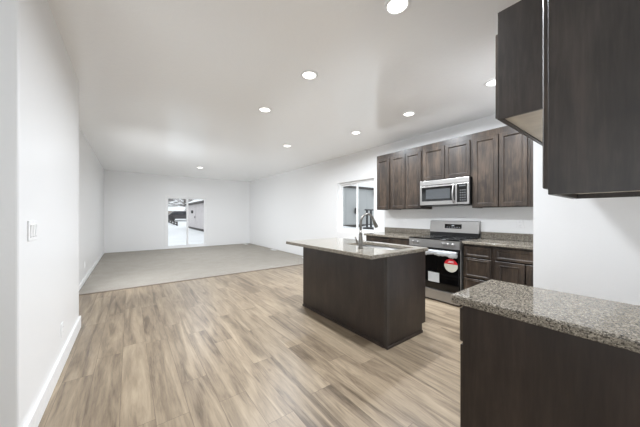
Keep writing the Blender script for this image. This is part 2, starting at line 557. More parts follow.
# ================================================================ recessed ceiling lights
LIGHTS = [
    (1.51, 1.11, 'recessed ceiling light nearest the camera, at the top edge of the photo'),
    (1.52, 2.22, 'recessed ceiling light second from the camera in the row over the island aisle'),
    (1.52, 3.32, 'recessed ceiling light third from the camera in the row over the island aisle'),
    (2.69, 4.77, 'recessed ceiling light between the kitchen rows and the living room'),
    (3.25, 3.27, 'recessed ceiling light farthest from the fridge cabinet in the kitchen row'),
    (3.27, 2.20, 'recessed ceiling light above and in front of the microwave cabinets'),
    (3.25, 1.11, 'recessed ceiling light partly hidden behind the fridge cabinet edge'),
    (1.76, 8.60, 'recessed ceiling light over the living room carpet'),
]
can = None
lamp_data = bpy.data.lights.new('recessed_lamp', 'AREA')
lamp_data.shape = 'DISK'; lamp_data.size = 0.12
lamp_data.energy = CAN_POWER; lamp_data.color = (0.93, 0.985, 1.05)
lamp_data.spread = math.radians(170)
for (x, y, lab) in LIGHTS:
    if can is None:
        can = thing('ceiling_light', lab, 'ceiling light', (x, y, H), 'recessed lights in the ceiling')
        rim = MB(); seg = 40
        prof = [(0.066, -0.001), (0.070, -0.010), (0.084, -0.010), (0.092, -0.006), (0.094, 0.0)]
        rings = [[rim.bm.verts.new((x + r * math.cos(2 * math.pi * k / seg), y + r * math.sin(2 * math.pi * k / seg), H + z)) for k in range(seg)] for r, z in prof]
        for a, b in zip(rings, rings[1:]):
            for k in range(seg):
                rim.bm.faces.new((a[k], a[(k + 1) % seg], b[(k + 1) % seg], b[k]))
        rim.build('trim_ring', 'white_plastic', can, True)
        ln = MB()
        ln.bm.faces.new([ln.bm.verts.new((x + 0.068 * math.cos(-2 * math.pi * k / seg), y + 0.068 * math.sin(-2 * math.pi * k / seg), H - 0.004)) for k in range(seg)])
        ln.build('lens', 'lamp_lens', can)
        lo = bpy.data.objects.new('lamp', lamp_data); lo.location = (0, 0, -0.012); COL.objects.link(lo); lo.parent = can
    else:
        c = copy_tree(can, (x, y, H)); c['label'] = lab

# ================================================================ kitchen wall cabinets
XC = 3.99     # face frame plane of the uppers; door faces stand at 3.97
ZT, ZB = 2.45, 1.372
def upper(label, y0, y1, z0, doors, filler=None, name='wall_cabinet', mat='stained_alder'):
    t = thing(name, label, 'cabinet', (XC + 0.15, (y0 + y1) / 2, z0), 'wall cabinets on the range wall')
    m = MB()
    m.box(XC, XW, y0, y0 + 0.018, z0, ZT).box(XC, XW, y1 - 0.018, y1, z0, ZT)
    m.box(XC, XW, y0 + 0.018, y1 - 0.018, z0 + 0.012, z0 + 0.028).box(XC, XW, y0 + 0.018, y1 - 0.018, ZT - 0.018, ZT)
    m.box(XW - 0.012, XW, y0 + 0.018, y1 - 0.018, z0 + 0.028, ZT - 0.018)
    m.build('carcass', mat, t)
    ff = MB()
    ff.box(XC - 0.001, XC + 0.018, y0, y0 + 0.04, z0, ZT, 0.001).box(XC - 0.001, XC + 0.018, y1 - 0.04, y1, z0, ZT, 0.001)
    ff.box(XC - 0.001, XC + 0.018, y0 + 0.04, y1 - 0.04, ZT - 0.11, ZT, 0.001).box(XC - 0.001, XC + 0.018, y0 + 0.04, y1 - 0.04, z0, z0 + 0.035, 0.001)
    ff.build('face_frame', mat, t)
    for (a, b) in doors:
        front(MB(), '-X', XC - 0.001, a, b, z0 + 0.014, ZT - 0.085, 0.02, 0.052).build('door', mat, t)
    if filler:
        MB().box(XC - 0.001, XC + 0.018, filler[0], filler[1], z0, ZT, 0.001).box(XC + 0.018, XW, filler[0], filler[0] + 0.018, z0, ZT).build('filler_panel', mat, t)
    return t
upper('narrow single-door dark wood wall cabinet at the window end of the upper row', 3.085, 3.42, ZB, [(3.105, 3.405)])
upper('two-door dark wood wall cabinet left of the microwave', 2.425, 3.083, ZB, [(2.445, 2.745), (2.755, 3.063)])
upper('short two-door dark wood wall cabinet directly above the microwave', 1.64, 2.423, 1.832, [(1.662, 2.027), (2.037, 2.402)])
upper('tall two-door dark wood wall cabinet right of the microwave', 0.97, 1.638, ZB, [(0.992, 1.297), (1.307, 1.617)], (0.605, 0.968))

# microwave
def microwave():
    y0, y1, z0, z1, xf = 1.645, 2.418, 1.418, 1.828, 3.905
    t = thing('microwave', 'stainless over-the-range microwave with black window under the short wall cabinet', 'microwave', (4.1, 2.03, z0))
    MB().box(xf + 0.03, XW - 0.002, y0 + 0.003, y1 - 0.003, z0 + 0.012, z1, 0.003).build('housing', 'black_plastic', t)
    MB().box(xf + 0.05, XW - 0.002, y0 + 0.04, y1 - 0.04, z0, z0 + 0.013, 0.002).build('underside_plate', 'black_plastic', t)
    v = MB(); v.box(xf, xf + 0.03, y0, y1, z1 - 0.085, z1, 0.006, 2)
    vg = v.build('vent_panel', 'stainless_steel', t)
    MB().box(xf - 0.001, xf + 0.002, y0 + 0.02, y1 - 0.02, z1 - 0.079, z1 - 0.074).build('vent_slot', 'dark_gap', vg)
    yd = 1.815     # split of door and keypad
    d = MB()
    d.box(xf, xf + 0.03, yd + 0.002, y1, z0 + 0.012, z1 - 0.088, 0.005, 2)
    door = d.build('door', 'stainless_steel', t)
    MB().box(xf - 0.003, xf, yd + 0.03, y1 - 0.035, z0 + 0.075, z1 - 0.108, 0.002).build('door_window', 'black_glass', door)
    MB().box(xf - 0.0045, xf - 0.003, yd + 0.10, y1 - 0.11, z0 + 0.11, z1 - 0.145, 0).build('window_screen', 'window_mesh_glass', door)
    hp = []
    for k in range(9):
        a = k / 8
        hp.append((xf - 0.012 - 0.03 * math.sin(math.pi * a), yd + 0.045, z0 + 0.035 + a * (0.275)))
    MB().tube(hp, 0.011, 12).build('handle', 'stainless_steel', door, True)
    c = MB(); c.box(xf, xf + 0.03, y0, yd - 0.001, z0 + 0.012, z1 - 0.088, 0.005, 2)
    cp = c.build('control_panel', 'stainless_steel', t)
    MB().box(xf - 0.002, xf, y0 + 0.028, yd - 0.004, z0 + 0.045, z1 - 0.10, 0).build('keypad', 'black_glass', cp)
    MB().box(xf - 0.003, xf - 0.002, y0 + 0.045, yd - 0.03, z1 - 0.135, z1 - 0.115).build('display', 'keypad_grey', cp)
    disp = MB()
    for r in range(5):
        for q in range(3):
            yy = y0 + 0.045 + q * 0.03; zz = z0 + 0.065 + r * 0.036
            disp.box(xf - 0.003, xf - 0.002, yy, yy + 0.02, zz, zz + 0.018)
    disp.build('keys', 'keypad_grey', cp)
    return t
microwave()

# ================================================================ base cabinets on the range wall
XB = 3.70
def base_cab(label, y0, y1, drawers, doors, mat='stained_alder'):
    t = thing('base_cabinet', label, 'cabinet', (4.0, (y0 + y1) / 2, 0), 'base cabinets on the range wall')
    m = MB()
    m.box(XB, XW - 0.001, y0, y0 + 0.018, 0.10, 0.874).box(XB, XW - 0.001, y1 - 0.018, y1, 0.10, 0.874)
    m.box(XB + 0.02, XW - 0.001, y0 + 0.018, y1 - 0.018, 0.10, 0.118).box(XW - 0.013, XW - 0.001, y0 + 0.018, y1 - 0.018, 0.118, 0.874)
    m.build('carcass', mat, t)
    ff = MB()
    ff.box(XB, XB + 0.018, y0 + 0.018, y0 + 0.04, 0.10, 0.874).box(XB, XB + 0.018, y1 - 0.04, y1 - 0.018, 0.10, 0.874)
    ff.box(XB, XB + 0.018, y0 + 0.04, y1 - 0.04, 0.835, 0.874).box(XB, XB + 0.018, y0 + 0.04, y1 - 0.04, 0.10, 0.13)
    ff.build('face_frame', mat, t)
    MB().box(XB + 0.07, XB + 0.088, y0, y1, 0.0, 0.10).build('toe_kick', 'espresso_panel', t)
    for (a, b, c, d) in drawers:
        front(MB(), '-X', XB, a, b, c, d, 0.02, 0.03, 0.005).build('drawer_front', mat, t)
    for (a, b, c, d) in doors:
        front(MB(), '-X', XB, a, b, c, d, 0.02, 0.055).build('door', mat, t)
base_cab('dark wood three-drawer base cabinet immediately right of the range', 1.275, 1.632,
         [(1.292, 1.615, 0.705, 0.845), (1.292, 1.615, 0.43, 0.69), (1.292, 1.615, 0.13, 0.415)], [])
base_cab('dark wood base cabinet with wide drawer over two doors beside the white wall', 0.605, 1.273,
         [(0.63, 1.245, 0.705, 0.845)], [(0.63, 0.935, 0.13, 0.69), (0.945, 1.245, 0.13, 0.69)])
base_cab('dark wood base cabinet at the window end of the range wall', 2.845, 3.44,
         [(2.87, 3.415, 0.705, 0.845)], [(2.87, 3.137, 0.13, 0.69), (3.147, 3.415, 0.13, 0.69)])
base_cab('narrow dark wood base cabinet immediately left of the range', 2.43, 2.843,
         [(2.45, 2.822, 0.705, 0.845)], [(2.45, 2.822, 0.13, 0.69)])

def wall_counter(label, y0, y1):
    t = thing('countertop', label, 'countertop', (4.0, (y0 + y1) / 2, 0.876))
    MB().box(3.655, XW - 0.001, y0, y1, 0.876, 0.914, 0.006, 2).build('slab', 'speckled_granite', t)
    MB().box(XW - 0.022, XW - 0.001, y0, y1, 0.914, 1.016, 0.003).build('backsplash', 'speckled_granite', t)
wall_counter('speckled granite countertop with backsplash between range and white wall', 0.602, 1.636)
wall_counter('speckled granite countertop with backsplash between range and window', 2.427, 3.46)

# ================================================================ range
def oven_range():
    y0, y1, xf = 1.642, 2.422, 3.615
    t = thing('range', 'stainless electric range with black glass oven door and stickers', 'range', (3.95, 2.03, 0))
    MB().box(xf + 0.03, XW - 0.03, y0, y1, 0.03, 0.905, 0.003).build('body', 'stainless_steel', t)
    MB().box(xf + 0.06, XW - 0.08, y0 + 0.02, y1 - 0.02, 0.0, 0.03).build('plinth', 'black_plastic', t)
    ct = MB(); ct.box(xf - 0.01, XW - 0.075, y0 - 0.002, y1 + 0.002, 0.905, 0.922, 0.004, 2)
    cook = ct.build('cooktop', 'black_glass', t)
    for (dx, dy, r) in ((0.17, 0.19, 0.105), (0.17, 0.57, 0.085), (0.43, 0.2, 0.085), (0.43, 0.58, 0.105)):
        b = MB(); seg = 36
        for (ra, rb) in ((r - 0.004, r), (r * 0.6 - 0.003, r * 0.6)):
            A = [b.bm.verts.new((xf + dx + ra * math.cos(2 * math.pi * k / seg), y0 + dy + ra * math.sin(2 * math.pi * k / seg), 0.9224)) for k in range(seg)]
            B = [b.bm.verts.new((xf + dx + rb * math.cos(2 * math.pi * k / seg), y0 + dy + rb * math.sin(2 * math.pi * k / seg), 0.9224)) for k in range(seg)]
            for k in range(seg): b.bm.faces.new((A[k], B[k], B[(k + 1) % seg], A[(k + 1) % seg]))
        b.build('burner_ring', 'grey_plastic', cook)
    # backguard
    bgm = MB()
    poly = [(XW - 0.078, 0.985), (XW - 0.055, 1.166), (XW - 0.045, 1.174), (XW - 0.006, 1.174), (XW - 0.006, 0.985)]
    bgm.prism(poly, 'y', y0, y1)
    guard = bgm.build('backguard', 'stainless_steel', t)
    MB().box(XW - 0.074, XW - 0.006, y0 + 0.002, y1 - 0.002, 0.922, 0.985).build('backguard_base', 'black_plastic', t)
    def slanted(name, mat, ya, yb, za, zb, off, par):
        q = MB()
        def xs(z): return XW - 0.078 + (z - 0.985) / 0.181 * 0.023 - off
        q.bm.faces.new([q.bm.verts.new(p) for p in ((xs(za), ya, za), (xs(za), yb, za), (xs(zb), yb, zb), (xs(zb), ya, zb))])
        r = bmesh.ops.extrude_face_region(q.bm, geom=q.bm.faces[:])
        for e in r['geom']:
            if isinstance(e, bmesh.types.BMVert): e.co.x += 0.003
        bmesh.ops.recalc_face_normals(q.bm, faces=q.bm.faces[:])
        return q.build(name, mat, par)
    dsp = slanted('display', 'black_glass', 1.895, 2.165, 1.05, 1.12, 0.002, guard)
    for k in range(6):
        slanted('display_icon', 'display_icons', 1.915 + k * 0.04, 1.933 + k * 0.04, 1.068, 1.074, 0.003, dsp)
    slanted('clock_digits', 'display_icons', 2.01, 2.05, 1.09, 1.105, 0.003, dsp)
    # front control strip with knobs
    cp = MB(); cp.prism([(xf + 0.03, 0.79), (xf - 0.008, 0.79), (xf - 0.004, 0.905), (xf + 0.03, 0.905)], 'y', y0, y1)
    panel = cp.build('control_panel', 'stainless_steel', t)
    for yk in (2.352, 2.278, 1.875, 1.805, 1.735):
        kb = MB()
        kb.tube([(xf - 0.006, yk, 0.85), (xf - 0.014, yk, 0.85), (xf - 0.016, yk, 0.85), (xf - 0.036, yk, 0.85), (xf - 0.040, yk, 0.85)], [0.027, 0.027, 0.021, 0.019, 0.016], 20)
        knob = kb.build('knob', 'stainless_steel', panel, False)
        MB().box(xf - 0.0425, xf - 0.0395, yk - 0.0025, yk + 0.0025, 0.853, 0.866).build('knob_pointer', 'black_plastic', knob)
    # oven door
    d = MB(); d.box(xf - 0.008, xf + 0.028, y0 + 0.003, y1 - 0.003, 0.185, 0.785, 0.006, 2)
    door = d.build('oven_door', 'black_glass', t)
    MB().box(xf - 0.0095, xf - 0.0078, y0 + 0.09, y1 - 0.09, 0.30, 0.62).build('oven_window', 'black_glass', door)
    hm = MB()
    hm.tube([(xf - 0.055, y0 + 0.03, 0.735), (xf - 0.055, y1 - 0.03, 0.735)], 0.013, 14)
    for yy in (y0 + 0.06, y1 - 0.06):
        hm.tube([(xf - 0.006, yy, 0.735), (xf - 0.055, yy, 0.735)], 0.011, 10)
    hd = hm.build('door_handle', 'stainless_steel', door, True)
    # crumpled film still wrapped round the handle
    rnd = random.Random(3); fm = MB(); N = 46; K = 14
    rows = []
    for i in range(N + 1):
        yy = y0 + 0.015 + (y1 - y0 - 0.03) * i / N
        ring = []
        for k in range(K):
            a = 2 * math.pi * k / K
            r = 0.024 + rnd.uniform(-0.005, 0.006)
            dz = -0.034 * max(0, -math.sin(a)) * (0.8 + 0.35 * math.sin(i * 0.37) * math.sin(i * 0.16 + 1) + rnd.uniform(-0.12, 0.12))
            ring.append(fm.bm.verts.new((xf - 0.052 + r * math.cos(a) * 0.9, yy, 0.735 + r * math.sin(a) + dz)))
        rows.append(ring)
    for a, b in zip(rows, rows[1:]):
        for k in range(K):
            fm.bm.faces.new((a[k], a[(k + 1) % K], b[(k + 1) % K], b[k]))
    fo = fm.build('handle_wrap', 'clear_film', hd)
    fo['label'] = 'crumpled white protective film'
    # stickers
    def disc(name, mat, yc, zc, r, a0, a1, off, par):
        q = MB(); n = 40
        ang = [a0 + (a1 - a0) * k / n for k in range(n + 1)]
        pts = [(xf - 0.008 - off, yc + r * math.cos(a), zc + r * math.sin(a)) for a in ang]
        q.bm.faces.new([q.bm.verts.new(p) for p in pts])
        r_ = bmesh.ops.extrude_face_region(q.bm, geom=q.bm.faces[:])
        for e in r_['geom']:
            if isinstance(e, bmesh.types.BMVert): e.co.x += 0.0012
        bmesh.ops.recalc_face_normals(q.bm, faces=q.bm.faces[:])
        return q.build(name, mat, par)
    st = disc('round_sticker', 'paper_sticker', 1.757, 0.560, 0.093, 0, 2 * math.pi * 0.999, 0.003, door)
    st['label'] = 'round red and cream sticker'
    disc('sticker_top', 'red_sticker', 1.757, 0.560, 0.0935, math.radians(12), math.radians(168), 0.0036, st)
    lines = MB()
    for (z, a, b) in ((0.615, 1.79, 1.72), (0.60, 1.80, 1.715)):
        lines.box(xf - 0.0125, xf - 0.0118, b, a, z, z + 0.006)
    lines.build('sticker_text', 'white_plastic', st)
    MB().box(xf - 0.011, xf - 0.008, 1.925, 2.095, 0.285, 0.425).build('paper_label', 'paper_label', door)['label'] = 'white rectangular paper label'
    # storage drawer
    MB().box(xf - 0.006, xf + 0.028, y0 + 0.003, y1 - 0.003, 0.025, 0.172, 0.005, 2).build('storage_drawer', 'stainless_steel', t)
oven_range()

# ================================================================ island
IX0, IX1, IY0, IY1 = 1.945, 2.60, 1.545, 2.995
def island():
    t = thing('kitchen_island', 'dark espresso wood kitchen island base under the glossy overhanging stone top', 'kitchen island', ((IX0 + IX1) / 2, (IY0 + IY1) / 2, 0))
    MB().box(IX0, IX0 + 0.02, IY0, IY1, 0.0, 0.874, 0.002).build('back_panel', 'espresso_panel', t)
    e = MB(); e.prism([(IX0 + 0.02, 0.0), (IX1 - 0.065, 0.0), (IX1 - 0.065, 0.095), (IX1, 0.095), (IX1, 0.874), (IX0 + 0.02, 0.874)], 'y', IY0, IY0 + 0.02)
    e.build('end_panel', 'espresso_panel', t)
    e = MB(); e.prism([(IX0 + 0.02, 0.0), (IX1 - 0.065, 0.0), (IX1 - 0.065, 0.095), (IX1, 0.095), (IX1, 0.874), (IX0 + 0.02, 0.874)], 'y', IY1 - 0.02, IY1)
    e.build('end_panel', 'espresso_panel', t)
    MB().box(IX0 - 0.004, IX0 + 0.034, IY0 - 0.004, IY0, 0.0, 0.874, 0.001).box(IX0 - 0.004, IX0, IY0, IY0 + 0.034, 0.0, 0.874, 0.001).build('corner_trim', 'espresso_end', t)
    MB().box(IX0 - 0.012, IX0, IY0 + 0.034, IY1, 0.0, 0.03, 0.003).box(IX0 - 0.012, IX1 - 0.065, IY0 - 0.012, IY0 - 0.004, 0, 0.03, 0.003).build('base_moulding', 'espresso_panel', t)
    c = MB()
    c.box(IX0 + 0.02, IX1 - 0.002, IY0 + 0.02, IY1 - 0.02, 0.095, 0.113)
    c.box(IX1 - 0.022, IX1 - 0.002, IY0 + 0.02, IY0 + 0.05, 0.113, 0.874).box(IX1 - 0.022, IX1 - 0.002, IY1 - 0.05, IY1 - 0.02, 0.113, 0.874)
    c.box(IX1 - 0.022, IX1 - 0.002, IY0 + 0.05, IY1 - 0.05, 0.84, 0.874)
    c.build('carcass', 'espresso_panel', t)
    MB().box(IX1 - 0.085, IX1 - 0.065, IY0 + 0.02, IY1 - 0.02, 0, 0.095).build('toe_kick', 'espresso_panel', t)
    n = 3; w = (IY1 - IY0 - 0.07) / n
    for k in range(n):
        a = IY0 + 0.035 + k * w
        front(MB(), '+X', IX1 - 0.002, a + 0.005, a + w - 0.005, 0.70, 0.85, 0.02, 0.03, 0.005).build('drawer_front', 'stained_alder', t)
        front(MB(), '+X', IX1 - 0.002, a + 0.005, a + w - 0.005, 0.12, 0.69, 0.02, 0.055).build('door', 'stained_alder', t)
island()
SX0, SX1, SY0, SY1 = 2.13, 2.52, 1.63, 2.33
def slab_with_hole(x0, x1, y0, y1, z0, z1, hx0, hx1, hy0, hy1):
    m = MB()
    xs = [x0, hx0, hx1, x1]; ys = [y0, hy0, hy1, y1]
    g = [[m.bm.verts.new((x, y, z0)) for y in ys] for x in xs]
    for i in range(3):
        for j in range(3):
            if i == 1 and j == 1: continue
            m.bm.faces.new((g[i][j], g[i + 1][j], g[i + 1][j + 1], g[i][j + 1]))
    r = bmesh.ops.extrude_face_region(m.bm, geom=m.bm.faces[:])
    for e in r['geom']:
        if isinstance(e, bmesh.types.BMVert): e.co.z = z1
    bmesh.ops.recalc_face_normals(m.bm, faces=m.bm.faces[:])
    es = [e for e in m.bm.edges if len(e.link_faces) == 2 and e.calc_face_angle(0) > 1.0]
    bmesh.ops.bevel(m.bm, geom=es, offset=0.006, segments=2, affect='EDGES', profile=0.5)
    return m
tag(slab_with_hole(1.70, 2.625, 1.52, 3.05, 0.876, 0.914, SX0, SX1, SY0, SY1).build('countertop', 'speckled_granite'),
    'polished stone countertop with a sink cutout on the kitchen island', 'countertop')
def sink():
    t = thing('sink', 'undermount stainless sink set into the island countertop', 'sink', ((SX0 + SX1) / 2, (SY0 + SY1) / 2, 0.67))
    m = MB(); b = 0.02
    top = [m.bm.verts.new(p) for p in ((SX0 - 0.008, SY0 - 0.008, 0.875), (SX1 + 0.008, SY0 - 0.008, 0.875), (SX1 + 0.008, SY1 + 0.008, 0.875), (SX0 - 0.008, SY1 + 0.008, 0.875))]
    bot = [m.bm.verts.new(p) for p in ((SX0 + b, SY0 + b, 0.675), (SX1 - b, SY0 + b, 0.675), (SX1 - b, SY1 - b, 0.675), (SX0 + b, SY1 - b, 0.675))]
    for k in range(4): m.bm.faces.new((top[k], bot[k], bot[(k + 1) % 4], top[(k + 1) % 4]))
    m.bm.faces.new(bot[::-1])
    bmesh.ops.bevel(m.bm, geom=[e for e in m.bm.edges if len(e.link_faces) == 2], offset=0.03, segments=4, affect='EDGES', profile=0.5)
    bas = m.build('basin', 'stainless_steel', t, True)
    sol = bas.modifiers.new('thickness', 'SOLIDIFY'); sol.thickness = 0.002
    cx, cy = (SX0 + SX1) / 2, (SY0 + SY1) / 2
    MB().tube([(cx, cy, 0.676), (cx, cy, 0.682), (cx, cy, 0.6825)], [0.045, 0.045, 0.03], 24).build('drain', 'brushed_nickel', t)
sink()
def faucet():
    fx, fy, z = 1.98, 1.92, 0.914
    t = thing('faucet', 'brushed nickel gooseneck pull-down faucet on the island countertop', 'faucet', (fx, fy, z))
    MB().tube([(fx, fy, z), (fx, fy, z + 0.006), (fx, fy, z + 0.012), (fx, fy, z + 0.07), (fx, fy, z + 0.14), (fx, fy, z + 0.19)], [0.031, 0.031, 0.025, 0.023, 0.019, 0.0145], 20).build('body', 'brushed_nickel', t, True)
    pts = []
    r = 0.105
    dx, dy = 1.0, 0.0
    pts.append((fx, fy, z + 0.18)); pts.append((fx, fy, z + 0.24))
    for k in range(0, 13):
        a = math.pi - k / 12 * math.radians(155)
        pts.append((fx + (r + r * math.cos(a)), fy, z + 0.262 + r * math.sin(a)))
    MB().tube(pts, 0.0125, 16).build('spout', 'brushed_nickel', t, True)
    e = Vector(pts[-1]); d = (Vector(pts[-1]) - Vector(pts[-2])).normalized()
    h = MB(); h.tube([e, e + d * 0.012, e + d * 0.03, e + d * 0.085, e + d * 0.10], [0.0135, 0.016, 0.0165, 0.022, 0.020], 18)
    h.build('spray_head', 'brushed_nickel', t, True)
    hm = MB()
    hm.tube([(fx, fy + 0.018, z + 0.055), (fx, fy + 0.05, z + 0.058)], [0.016, 0.014], 14)
    hm.tube([(fx, fy + 0.05, z + 0.05), (fx - 0.008, fy + 0.056, z + 0.085), (fx - 0.02, fy + 0.062, z + 0.12)], [0.011, 0.008, 0.006], 12)
    hm.build('handle', 'brushed_nickel', t, True)
faucet()

# ================================================================ near run beside the fridge space
PX0, PX1, PY0, PY1 = 1.18, 1.60, -0.088, 0.523
def near_base():
    t = thing('base_cabinet', 'near dark wood base cabinet with broad side panel under the foreground granite top', 'cabinet', ((PX0 + PX1) / 2, 0.2, 0))
    e = MB(); e.prism([(PY0, 0.0), (PY1 - 0.07, 0.0), (PY1 - 0.07, 0.10), (PY1, 0.10), (PY1, 0.874), (PY0, 0.874)], 'x', PX0, PX0 + 0.02)
    e.build('side_panel', 'espresso_panel', t)
    e = MB(); e.prism([(PY0, 0.0), (PY1 - 0.07, 0.0), (PY1 - 0.07, 0.10), (PY1, 0.10), (PY1, 0.874), (PY0, 0.874)], 'x', PX1 - 0.02, PX1)
    e.build('side_panel', 'espresso_panel', t)
    m = MB()
    m.box(PX0 + 0.02, PX1 - 0.02, PY0, PY0 + 0.012, 0.10, 0.874).box(PX0 + 0.02, PX1 - 0.02, PY0 + 0.012, PY1, 0.10, 0.118)
    MB().box(PX0 + 0.02, PX1 - 0.02, PY1 - 0.018, PY1, 0.84, 0.874).build('top_rail', 'espresso_panel', t)
    m.build('carcass', 'espresso_panel', t)
    MB().box(PX0 + 0.02, PX1 - 0.02, PY1 - 0.088, PY1 - 0.07, 0, 0.10).build('toe_kick', 'espresso_panel', t)
    front(MB(), '+Y', PY1, PX0 + 0.012, PX1 - 0.012, 0.705, 0.852, 0.02, 0.03, 0.005).build('drawer_front', 'stained_alder', t)
    front(MB(), '+Y', PY1, PX0 + 0.012, PX1 - 0.012, 0.12, 0.69, 0.018, 0.055).build('door', 'stained_alder', t)
near_base()
tag(MB().box(1.156, 1.612, PY0 - 0.001, 0.567, 0.876, 0.914, 0.008, 3).build('countertop', 'speckled_granite'),
    'speckled granite countertop slab in the right foreground', 'countertop')

def near_upper():
    z0, z1 = 1.342, 2.45; y0, y1 = -0.088, 0.237
    t = thing('wall_cabinet', 'large dark wall cabinet side filling the upper right foreground', 'cabinet', ((PX0 + PX1) / 2, 0.07, z0))
    MB().box(PX0, PX0 + 0.018, y0, y1, z0, z1, 0.001).build('side_panel', 'espresso_end', t)
    MB().box(PX1 - 0.018, PX1, y0, y1, z0, z1, 0.001).build('side_panel', 'espresso_end', t)
    MB().box(PX0 + 0.018, PX1 - 0.018, y0, y1 - 0.018, z0 + 0.02, z0 + 0.036).build('bottom_panel', 'maple_interior', t)
    MB().box(PX0 + 0.018, PX1 - 0.018, y0, y0 + 0.012, z0 + 0.036, z1 - 0.018).build('back_panel', 'espresso_end', t)
    MB().box(PX0 + 0.018, PX1 - 0.018, y0, y1 - 0.018, z1 - 0.018, z1).build('top_panel', 'espresso_end', t)
    MB().box(PX0 + 0.018, PX1 - 0.018, y1 - 0.018, y1, z0, z0 + 0.036).build('bottom_rail', 'espresso_end', t)
    MB().box(PX0 + 0.018, PX1 - 0.018, y1 - 0.018, y1, z1 - 0.11, z1).build('top_rail', 'espresso_end', t)
    front(MB(), '+Y', y1 + 0.001, PX0 + 0.008, PX1 - 0.006, z0 + 0.022, z1 - 0.085, 0.016, 0.055).build('door', 'stained_alder', t)
near_upper()
def fridge_cab():
    x0, x1, y0, y1, z0, z1 = 1.604, 2.545, -0.088, 0.53, 1.789, 2.37
    t = thing('fridge_cabinet', 'deep raised dark wood cabinet above the empty refrigerator space', 'cabinet', ((x0 + x1) / 2, 0.2, z0))
    MB().box(x0, x0 + 0.018, y0, y1, z0, z1, 0.001).build('side_panel', 'espresso_end', t)
    MB().box(x1 - 0.018, x1, y0, y1, z0, z1, 0.001).build('side_panel', 'espresso_end', t)
    MB().box(x0 + 0.018, x1 - 0.018, y0, y1 - 0.018, z0 + 0.010, z0 + 0.026).build('bottom_panel', 'maple_interior', t)
    MB().box(x0 + 0.018, x1 - 0.018, y0, y0 + 0.012, z0 + 0.026, z1 - 0.018).build('back_panel', 'espresso_end', t)
    MB().box(x0 + 0.018, x1 - 0.018, y0, y1 - 0.018, z1 - 0.018, z1).build('top_panel', 'espresso_end', t)
    MB().box(x0 + 0.018, x1 - 0.018, y1 - 0.018, y1, z0, z0 + 0.04).build('bottom_rail', 'espresso_end', t)
    MB().box(x0 + 0.018, x1 - 0.018, y1 - 0.018, y1, z1 - 0.12, z1).build('top_rail', 'espresso_end', t)
    mid = (x0 + x1) / 2
    for a, b in ((x0 + 0.008, mid - 0.004), (mid + 0.004, x1 - 0.008)):
        front(MB(), '+Y', y1 + 0.001, a, b, z0 + 0.01, z1 - 0.112, 0.014, 0.055).build('door', 'stained_alder', t)
fridge_cab()

# ================================================================ plates on the walls
def switch_plate():
    y0, y1, z0, z1 = 2.105, 2.272, 1.122, 1.238
    t = thing('light_switch', 'white triple rocker switch plate on the near left wall', 'light switch', (XN, (y0 + y1) / 2, z0))
    MB().box(XN, XN + 0.007, y0, y1, z0, z1, 0.003, 2).build('plate', 'white_plastic', t)
    for k in range(3):
        yc = y0 + 0.0375 + k * 0.046
        s = MB(); s.prism([(XN + 0.006, z0 + 0.024), (XN + 0.009, z0 + 0.024), (XN + 0.0125, z1 - 0.024), (XN + 0.006, z1 - 0.024)], 'y', yc - 0.016, yc + 0.016)
        r = s.build('rocker', 'white_plastic', t)
        MB().box(XN + 0.0065, XN + 0.0075, yc - 0.018, yc + 0.018, z0 + 0.021, z0 + 0.024).build('rocker_gap', 'grey_plastic', r)
switch_plate()
def outlet(label, face, p, u, z, group='wall outlets'):
    F = FACE[face]
    t = thing('wall_outlet', label, 'outlet', F(p, u, z - 0.0575, 0), group)
    def bx(m, u0, u1, q0, q1, w0, w1, bev=0.0):
        a = F(p, u0, q0, w0); b = F(p, u1, q1, w1)
        m.box(min(a[0], b[0]), max(a[0], b[0]), min(a[1], b[1]), max(a[1], b[1]), min(a[2], b[2]), max(a[2], b[2]), bev)
        return m
    bx(MB(), u - 0.035, u + 0.035, z - 0.0575, z + 0.0575, 0, 0.006, 0.002).build('plate', 'white_plastic', t)
    for dz in (-0.02, 0.02):
        s = bx(MB(), u - 0.016, u + 0.016, z + dz - 0.014, z + dz + 0.014, 0.005, 0.008, 0.001).build('socket', 'white_plastic', t)
        m = MB()
        bx(m, u - 0.008, u - 0.006, z + dz - 0.004, z + dz + 0.006, 0.0078, 0.0084); bx(m, u + 0.006, u + 0.008, z + dz - 0.004, z + dz + 0.006, 0.0078, 0.0084)
        m.build('slots', 'grey_plastic', s)
outlet('white outlet low on the near left wall above the baseboard', '+X', XN, 3.0, 0.31)
outlet('white outlet low on the far left wall above the carpet', '+X', XL, 6.55, 0.33)
outlet('white outlet on the backsplash wall right of the range', '-X', XW, 1.15, 1.15)
outlet('white outlet on the backsplash wall left of the range', '-X', XW, 2.98, 1.15)

def floor_vent(label, x0, x1, y0, y1):
    t = thing('floor_vent', label, 'floor vent', ((x0 + x1) / 2, (y0 + y1) / 2, 0.012), 'white registers along the carpet edge')
    MB().box(x0, x1, y0, y1, 0.0122, 0.020, 0.002).build('frame', 'white_plastic', t)
    m = MB(); n = 10
    for k in range(n):
        y = y0 + 0.02 + (y1 - y0 - 0.04) * k / n
        m.box(x0 + 0.015, x1 - 0.015, y, y + 0.008, 0.0195, 0.0205)
    m.build('louvre_slots', 'grey_plastic', t)
floor_vent('white floor register in the carpet near the island end of the right wall', 4.05, 4.16, 5.95, 6.30)
floor_vent('white floor register in the carpet midway along the right wall', 4.10, 4.21, 8.2, 8.5)
floor_vent('white floor register in the far right corner of the carpet', 3.95, 4.06, 10.55, 10.85)

